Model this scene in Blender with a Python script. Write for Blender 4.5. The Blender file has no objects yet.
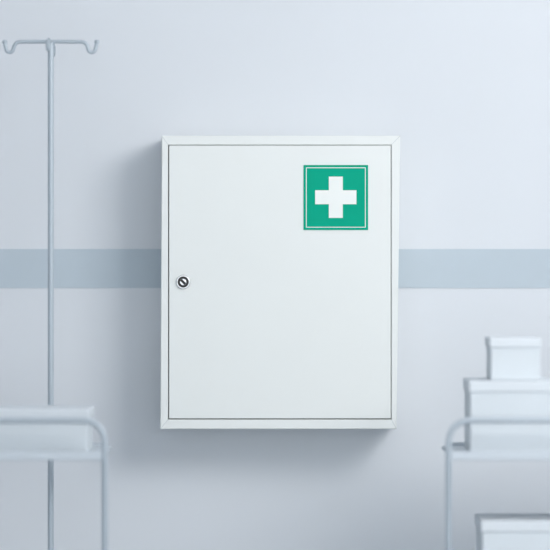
import bpy, bmesh, math
from mathutils import Vector, Matrix
scene = bpy.context.scene
scene.view_settings.view_transform = 'Standard'

def lin(c):
    return tuple(((v/255)/12.92 if v/255 <= 0.04045 else (((v/255)+0.055)/1.055)**2.4) for v in c)

def mat(name, rgb, rough=0.5, metal=0.0, noise=0.0, nscale=8.0, bump=0.0, bscale=300, spec=0.5):
    m = bpy.data.materials.new(name); m.use_nodes = True
    nt = m.node_tree; b = nt.nodes['Principled BSDF']
    c = lin(rgb)
    b.inputs['Roughness'].default_value = rough
    b.inputs['Metallic'].default_value = metal
    b.inputs['Specular IOR Level'].default_value = spec
    tc = nt.nodes.new('ShaderNodeTexCoord')
    n = nt.nodes.new('ShaderNodeTexNoise'); n.inputs['Scale'].default_value = nscale
    nt.links.new(tc.outputs['Object'], n.inputs['Vector'])
    r = nt.nodes.new('ShaderNodeValToRGB')
    r.color_ramp.elements[0].position = 0.3; r.color_ramp.elements[1].position = 0.7
    r.color_ramp.elements[0].color = tuple(v*(1-noise) for v in c)+(1,)
    r.color_ramp.elements[1].color = tuple(min(1, v*(1+noise)) for v in c)+(1,)
    nt.links.new(n.outputs['Fac'], r.inputs['Fac'])
    nt.links.new(r.outputs['Color'], b.inputs['Base Color'])
    if bump:
        n2 = nt.nodes.new('ShaderNodeTexNoise'); n2.inputs['Scale'].default_value = bscale
        nt.links.new(tc.outputs['Object'], n2.inputs['Vector'])
        bp = nt.nodes.new('ShaderNodeBump'); bp.inputs['Strength'].default_value = bump; bp.inputs['Distance'].default_value = 0.001
        nt.links.new(n2.outputs['Fac'], bp.inputs['Height'])
        nt.links.new(bp.outputs['Normal'], b.inputs['Normal'])
    return m

M_wall = mat('wall_paint', (219, 223, 228), 0.75, noise=0.012, nscale=1.5, bump=0.03)
M_band = mat('band_paint', (187, 199, 208), 0.6, noise=0.01)
M_floor = mat('vinyl_floor', (186, 193, 199), 0.35, noise=0.04, nscale=20)
M_ceil = mat('ceiling_paint', (235, 238, 242), 0.8, noise=0.01)
M_cab = mat('cabinet_enamel', (230, 233, 231), 0.38, noise=0.004)
M_gap = mat('cabinet_interior', (138, 142, 144), 0.6)
M_seam = mat('cabinet_seam', (200, 205, 206), 0.6)
M_green = mat('sign_green', (0, 164, 133), 0.6, noise=0.01, spec=0.12)
M_white = mat('sign_white', (238, 241, 238), 0.5)
M_chrome = mat('lock_chrome', (190, 192, 194), 0.22, metal=1.0)
M_black = mat('lock_black', (16, 16, 18), 0.35)
M_tube = mat('satin_steel', (181, 191, 199), 0.45, metal=0.22)  # paled steel: background haze is put into the colour
M_shelf = mat('shelf_steel', (198, 206, 213), 0.45, metal=0.05)  # haze over the trolleys is mixed into this pale grey too
M_box = mat('box_card', (212, 219, 224), 0.75, noise=0.01)  # held near the wall tone; haze painted into the card colour
M_lid = mat('box_lid_card', (217, 223, 228), 0.75, noise=0.01)  # same painted haze as the box bodies
M_rubber = mat('caster_rubber', (90, 98, 106), 0.7)

def empty(name, loc):
    e = bpy.data.objects.new(name, None); e.empty_display_size = 0.05
    e.location = loc; scene.collection.objects.link(e)
    return e

def link(name, me, m, parent=None):
    o = bpy.data.objects.new(name, me); scene.collection.objects.link(o)
    if m: o.data.materials.append(m)
    if parent is not None:
        o.parent = parent
        o.matrix_parent_inverse = Matrix.Translation(parent.location).inverted()
    return o

def box(name, x0, x1, y0, y1, z0, z1, m, parent=None, bevel=0.0, seg=3):
    bm = bmesh.new()
    bmesh.ops.create_cube(bm, size=1)
    for v in bm.verts:
        v.co = Vector(((x1-x0)*v.co.x, (y1-y0)*v.co.y, (z1-z0)*v.co.z))
    if bevel:
        bmesh.ops.bevel(bm, geom=bm.edges[:], offset=bevel, segments=seg, profile=0.5, affect='EDGES')
    me = bpy.data.meshes.new(name); bm.to_mesh(me); bm.free()
    o = link(name, me, m, parent)
    o.location = ((x0+x1)/2, (y0+y1)/2, (z0+z1)/2)
    return o

def tube(name, pts, r, m, parent=None, fillet=0.0, seg=8, cyclic=False):
    P = [Vector(p) for p in pts]; out = []
    for i, p in enumerate(P):
        if (i == 0 or i == len(P)-1) or not fillet:
            out.append(p); continue
        a = (P[i-1]-p); b = (P[i+1]-p)
        f = min(fillet, a.length*0.49, b.length*0.49)
        s = p + a.normalized()*f; e = p + b.normalized()*f
        for k in range(seg+1):
            t = k/seg
            out.append((1-t)**2*s + 2*t*(1-t)*p + t*t*e)
    cu = bpy.data.curves.new(name, 'CURVE'); cu.dimensions = '3D'
    cu.bevel_depth = r; cu.bevel_resolution = 6; cu.use_fill_caps = True
    sp = cu.splines.new('POLY'); sp.points.add(len(out)-1)
    for q, p in zip(sp.points, out): q.co = (*p, 1)
    sp.use_cyclic_u = cyclic
    tmp = bpy.data.objects.new('tmp', cu); scene.collection.objects.link(tmp)
    me = bpy.data.meshes.new_from_object(tmp)
    bpy.data.objects.remove(tmp)
    me.materials.clear(); me.name = name
    for p in me.polygons: p.use_smooth = True
    return link(name, me, m, parent)

def cyl(name, c, r, h, axis, m, parent=None, bevel=0.0, seg=40):
    bm = bmesh.new()
    bmesh.ops.create_cone(bm, cap_ends=True, segments=seg, radius1=r, radius2=r, depth=h)
    if bevel:
        ed = [e for e in bm.edges if abs(e.verts[0].co.z-e.verts[1].co.z) < 1e-6]
        bmesh.ops.bevel(bm, geom=ed, offset=bevel, segments=3, profile=0.5, affect='EDGES')
    R = {'z': Matrix.Identity(3), 'y': Matrix.Rotation(math.pi/2, 3, 'X'), 'x': Matrix.Rotation(math.pi/2, 3, 'Y')}[axis]
    bmesh.ops.transform(bm, matrix=R.to_4x4(), verts=bm.verts)
    me = bpy.data.meshes.new(name); bm.to_mesh(me); bm.free()
    for p in me.polygons: p.use_smooth = len(p.vertices) == 4
    o = link(name, me, m, parent); o.location = c
    return o

# ---------------- room ----------------
W = 2.6; H = 2.9; YB = -8.0
box('wall_back', -W, W, 0, 0.12, 0, H, M_wall)
box('wall_left', -W-0.12, -W, YB, 0.12, 0, H, M_wall)
box('wall_right', W, W+0.12, YB, 0.12, 0, H, M_wall)
box('floor', -W-0.12, W+0.12, YB, 0.12, -0.1, 0, M_floor)
box('ceiling', -W-0.12, W+0.12, YB, 0.12, H, H+0.1, M_ceil)
box('trim_1', -W, W, -0.0015, 0, 1.3227, 1.4045, M_band)
box('trim_2', -W, -W+0.0015, YB, 0, 1.3227, 1.4045, M_band)
box('trim_3', W-0.0015, W, YB, 0, 1.3227, 1.4045, M_band)
box('baseboard_back', -W, W, -0.015, 0, 0, 0.1, M_band, bevel=0.003)

# ---------------- cabinet ----------------
FY = -0.16
cab = empty('first_aid_cabinet', (0.01, 0, 1.335))
outer = [(-0.2320, 1.6355), (0.2565, 1.6355), (0.2490, 1.0344), (-0.2352, 1.0344)]
inner = [(-0.2190, 1.6166), (0.2385, 1.6166), (0.2385, 1.0539), (-0.2190, 1.0539)]
bm = bmesh.new()
def ring(poly, y): return [bm.verts.new((x, y, z)) for x, z in poly]
def shrink(poly, d):
    s = [(1, -1), (-1, -1), (-1, 1), (1, 1)]
    return [(x+d*a, z+d*b) for (x, z), (a, b) in zip(poly, s)]
rings = [ring(outer, -0.0001), ring(outer, FY+0.0015), ring(shrink(outer, 0.0005), FY+0.0005), ring(shrink(outer, 0.0015), FY),
         ring(shrink(inner, -0.0010), FY), ring(shrink(inner, -0.0003), FY+0.0004), ring(inner, FY+0.0012), ring(inner, -0.004)]
for a, b in zip(rings, rings[1:]):
    for i in range(4):
        j = (i+1) % 4
        bm.faces.new((a[i], a[j], b[j], b[i]))
bm.faces.new(rings[-1]); bm.faces.new(rings[0][::-1])
bmesh.ops.recalc_face_normals(bm, faces=bm.faces[:])
me = bpy.data.meshes.new('cabinet_body'); bm.to_mesh(me); bm.free()
link('cabinet_body', me, M_cab, cab)
for i, ((ox, oz), (ix, iz)) in enumerate(zip(outer, inner)):
    tube('mitre_seam_%d' % (i+1), [(ox, FY+0.0003, oz), (ix, FY+0.0003, iz)], 0.0006, M_seam, cab)
box('inner_panel', -0.2189, 0.2384, FY+0.02, FY+0.022, 1.054, 1.6165, M_gap, cab)
box('door', -0.2170, 0.2372, FY+0.0002, FY+0.018, 1.0560, 1.6155, M_cab, cab, bevel=0.0008)
# sign
sx0, sx1, sz0, sz1 = 0.0584, 0.1908, 1.4422, 1.5754
box('sign_plate', sx0, sx1, FY-0.0010, FY+0.0003, sz0, sz1, M_green, cab)
i0 = 0.0050; w = 0.0014
fy0, fy1 = FY-0.0013, FY-0.0008
box('sign_border_top', sx0+i0, sx1-i0, fy0, fy1, sz1-i0-w, sz1-i0, M_white, cab)
box('sign_border_bottom', sx0+i0, sx1-i0, fy0, fy1, sz0+i0, sz0+i0+w, M_white, cab)
box('sign_border_left', sx0+i0, sx0+i0+w, fy0, fy1, sz0+i0+w, sz1-i0-w, M_white, cab)
box('sign_border_right', sx1-i0-w, sx1-i0, fy0, fy1, sz0+i0+w, sz1-i0-w, M_white, cab)
cx, cz = (sx0+sx1)/2, (sz0+sz1)/2+0.0005
L, t = 0.0423, 0.0143
pts = [(-t, L), (t, L), (t, t), (L, t), (L, -t), (t, -t), (t, -L), (-t, -L), (-t, -t), (-L, -t), (-L, t), (-t, t)]
bm = bmesh.new()
f = bm.faces.new([bm.verts.new((cx+x, fy0, cz+z)) for x, z in pts])
ex = bmesh.ops.extrude_face_region(bm, geom=[f])
for v in [g for g in ex['geom'] if isinstance(g, bmesh.types.BMVert)]: v.co.y = fy1
bmesh.ops.recalc_face_normals(bm, faces=bm.faces[:])
me = bpy.data.meshes.new('sign_cross'); bm.to_mesh(me); bm.free()
link('sign_cross', me, M_white, cab)
# lock
lx, lz = -0.1880, 1.3357
cyl('lock_escutcheon', (lx, FY-0.0015, lz), 0.0145, 0.004, 'y', M_chrome, cab, bevel=0.0012)
cyl('lock_collar', (lx, FY-0.004, lz), 0.0115, 0.004, 'y', M_black, cab, bevel=0.001)
cyl('lock_barrel', (lx, FY-0.0055, lz), 0.0070, 0.005, 'y', M_chrome, cab, bevel=0.001)
ks = box('lock_keyway', -0.0026, 0.0026, -0.001, 0.001, -0.0062, 0.0062, M_black, cab)
ks.location = (lx, FY-0.0082, lz); ks.rotation_euler = (0, math.radians(-45), 0)

# ---------------- IV stand ----------------
px, py = -0.4500, -0.30
iv = empty('iv_drip_stand', (px, py, 0))
tube('pole_upper', [(px, py, 0.74), (px, py, 1.822)], 0.0060, M_tube, iv)
tube('pole_lower', [(px, py, 0.08), (px, py, 0.76)], 0.0095, M_tube, iv)
cyl('height_collar', (px, py, 0.76), 0.016, 0.05, 'z', M_rubber, iv, bevel=0.004)
cyl('collar_knob', (px+0.025, py, 0.76), 0.011, 0.022, 'x', M_rubber, iv, bevel=0.003)
zt = 1.818
def hook():
    return [(-0.0925, zt-0.002), (-0.088, zt-0.021), (-0.077, zt-0.021), (-0.071, zt), (0, zt+0.0005), (0.071, zt), (0.077, zt-0.021), (0.088, zt-0.021), (0.0925, zt-0.002)]
tube('hook_bar', [(px+a, py, z) for a, z in hook()], 0.0038, M_tube, iv, fillet=0.012)
tube('hook_bar_cross', [(px, py+a, z) for a, z in hook()], 0.0038, M_tube, iv, fillet=0.012)
for sgn in (-1, 1):
    cyl('hook_tip_%d' % (1 if sgn < 0 else 2), (px+sgn*0.0925, py, zt), 0.0050, 0.008, 'z', M_tube, iv, bevel=0.003)
cyl('base_hub', (px, py, 0.085), 0.03, 0.05, 'z', M_tube, iv, bevel=0.006)
for k in range(5):
    a = math.radians(90+72*k+36)
    ex_, ey_ = px+0.26*math.cos(a), py+0.26*math.sin(a)
    tube('base_leg_%d' % (k+1), [(px, py, 0.09), (ex_, ey_, 0.062)], 0.011, M_tube, iv)
    cyl('wheel_%d' % (k+1), (ex_, ey_, 0.025), 0.025, 0.018, 'x', M_rubber, iv, bevel=0.004)
    tube('wheel_stem_%d' % (k+1), [(ex_, ey_, 0.026), (ex_, ey_, 0.07)], 0.006, M_tube, iv)

# ---------------- trolleys ----------------
def trolley(x_in, sgn):
    Wd = 0.78; xo = x_in + sgn*Wd
    yf, yb = -0.72, -0.38
    T = empty('medical_trolley', ((x_in+xo)/2, (yf+yb)/2, 0))
    r = 0.0058
    tube('front_frame', [(x_in, yf, 0.10), (x_in, yf, 1.0765), (xo, yf, 1.0765), (xo, yf, 0.10)], r, M_tube, T, fillet=0.046, seg=12)
    ins = 0.018*sgn
    tube('back_frame_inner_post', [(x_in+ins, yb, 0.10), (x_in+ins, yb, 1.02)], r, M_tube, T)
    tube('back_frame_outer_post', [(xo-ins, yb, 0.10), (xo-ins, yb, 1.02)], r, M_tube, T)
    for n, z in enumerate((1.0113, 0.66, 0.25)):
        a, b = sorted((x_in, xo))
        box('shelf_%d' % (n+1), a+0.004, b-0.004, yf+0.004, yb, z-0.0075, z, M_shelf, T, bevel=0.002)
        box('shelf_lip_%d' % (n+1), a+0.002, b-0.002, yf-0.002, yf+0.006, z-0.010, z+0.007, M_shelf, T, bevel=0.002)
        box('shelf_back_lip_%d' % (n+1), a+0.020, b-0.020, yb-0.004, yb+0.004, z-0.010, z+0.007, M_shelf, T, bevel=0.002)
    for k, (x, y) in enumerate(((x_in, yf), (xo, yf), (x_in+ins, yb), (xo-ins, yb))):
        cyl('caster_stem_%d' % (k+1), (x, y, 0.085), 0.009, 0.04, 'z', M_tube, T)
        cyl('caster_wheel_%d' % (k+1), (x, y, 0.035), 0.035, 0.022, 'x', M_rubber, T, bevel=0.005)
        box('caster_fork_%d' % (k+1), x-0.016, x+0.016, y-0.012, y+0.012, 0.066, 0.076, M_tube, T, bevel=0.002)
    return T
trolley(-0.3198, -1)
trolley(0.3266, 1)

def carton(x0, x1, y0, y1, z0, z1, lid, o=0.005):
    B = empty('storage_box', ((x0+x1)/2, (y0+y1)/2, z0))
    box('body', x0+o, x1-o, y0+o, y1-o, z0, z1-0.003, M_box, B, bevel=0.002)
    box('lid', x0, x1, y0, y1, z1-lid, z1, M_lid, B, bevel=0.003)
    return B
S = 1.0115
carton(-0.82, -0.353, -0.66, -0.46, S, 1.0950, 0.020, 0.004)
carton(0.368, 0.82, -0.66, -0.46, S, 1.149, 0.022, 0.003)
carton(0.4085, 0.508, -0.64, -0.50, 1.1495, 1.231, 0.020, 0.003)
carton(0.391, 0.82, -0.66, -0.46, 0.6605, 0.883, 0.022, 0.003)

# ---------------- lights ----------------
def area(name, loc, target, size, power, col):
    l = bpy.data.lights.new(name, 'AREA'); l.shape = 'SQUARE'; l.size = size; l.energy = power; l.color = col
    o = bpy.data.objects.new(name, l); scene.collection.objects.link(o)
    o.location = loc
    o.rotation_euler = (Vector(target)-Vector(loc)).to_track_quat('-Z', 'Y').to_euler()
area('key_light', (1.5, -2.4, 2.6), (-0.35, 0, 1.45), 1.3, 60, (1.0, 0.99, 0.975))  # unseen soft key from upper right, no fixture; throws the cabinet shadow
w = bpy.data.worlds.new('world'); scene.world = w; w.use_nodes = True
bg = w.node_tree.nodes['Background']; bg.inputs[0].default_value = (0.93, 0.97, 1.0, 1); bg.inputs[1].default_value = 2.3

# ---------------- camera ----------------
c = bpy.data.cameras.new('camera'); co = bpy.data.objects.new('camera', c); scene.collection.objects.link(co)
co.location = (0, -7, 1.35); co.rotation_euler = (math.pi/2, 0, 0)
c.lens = 218.5; c.sensor_width = 36
c.dof.use_dof = True; c.dof.focus_distance = 6.84; c.dof.aperture_fstop = 1.6
scene.camera = co
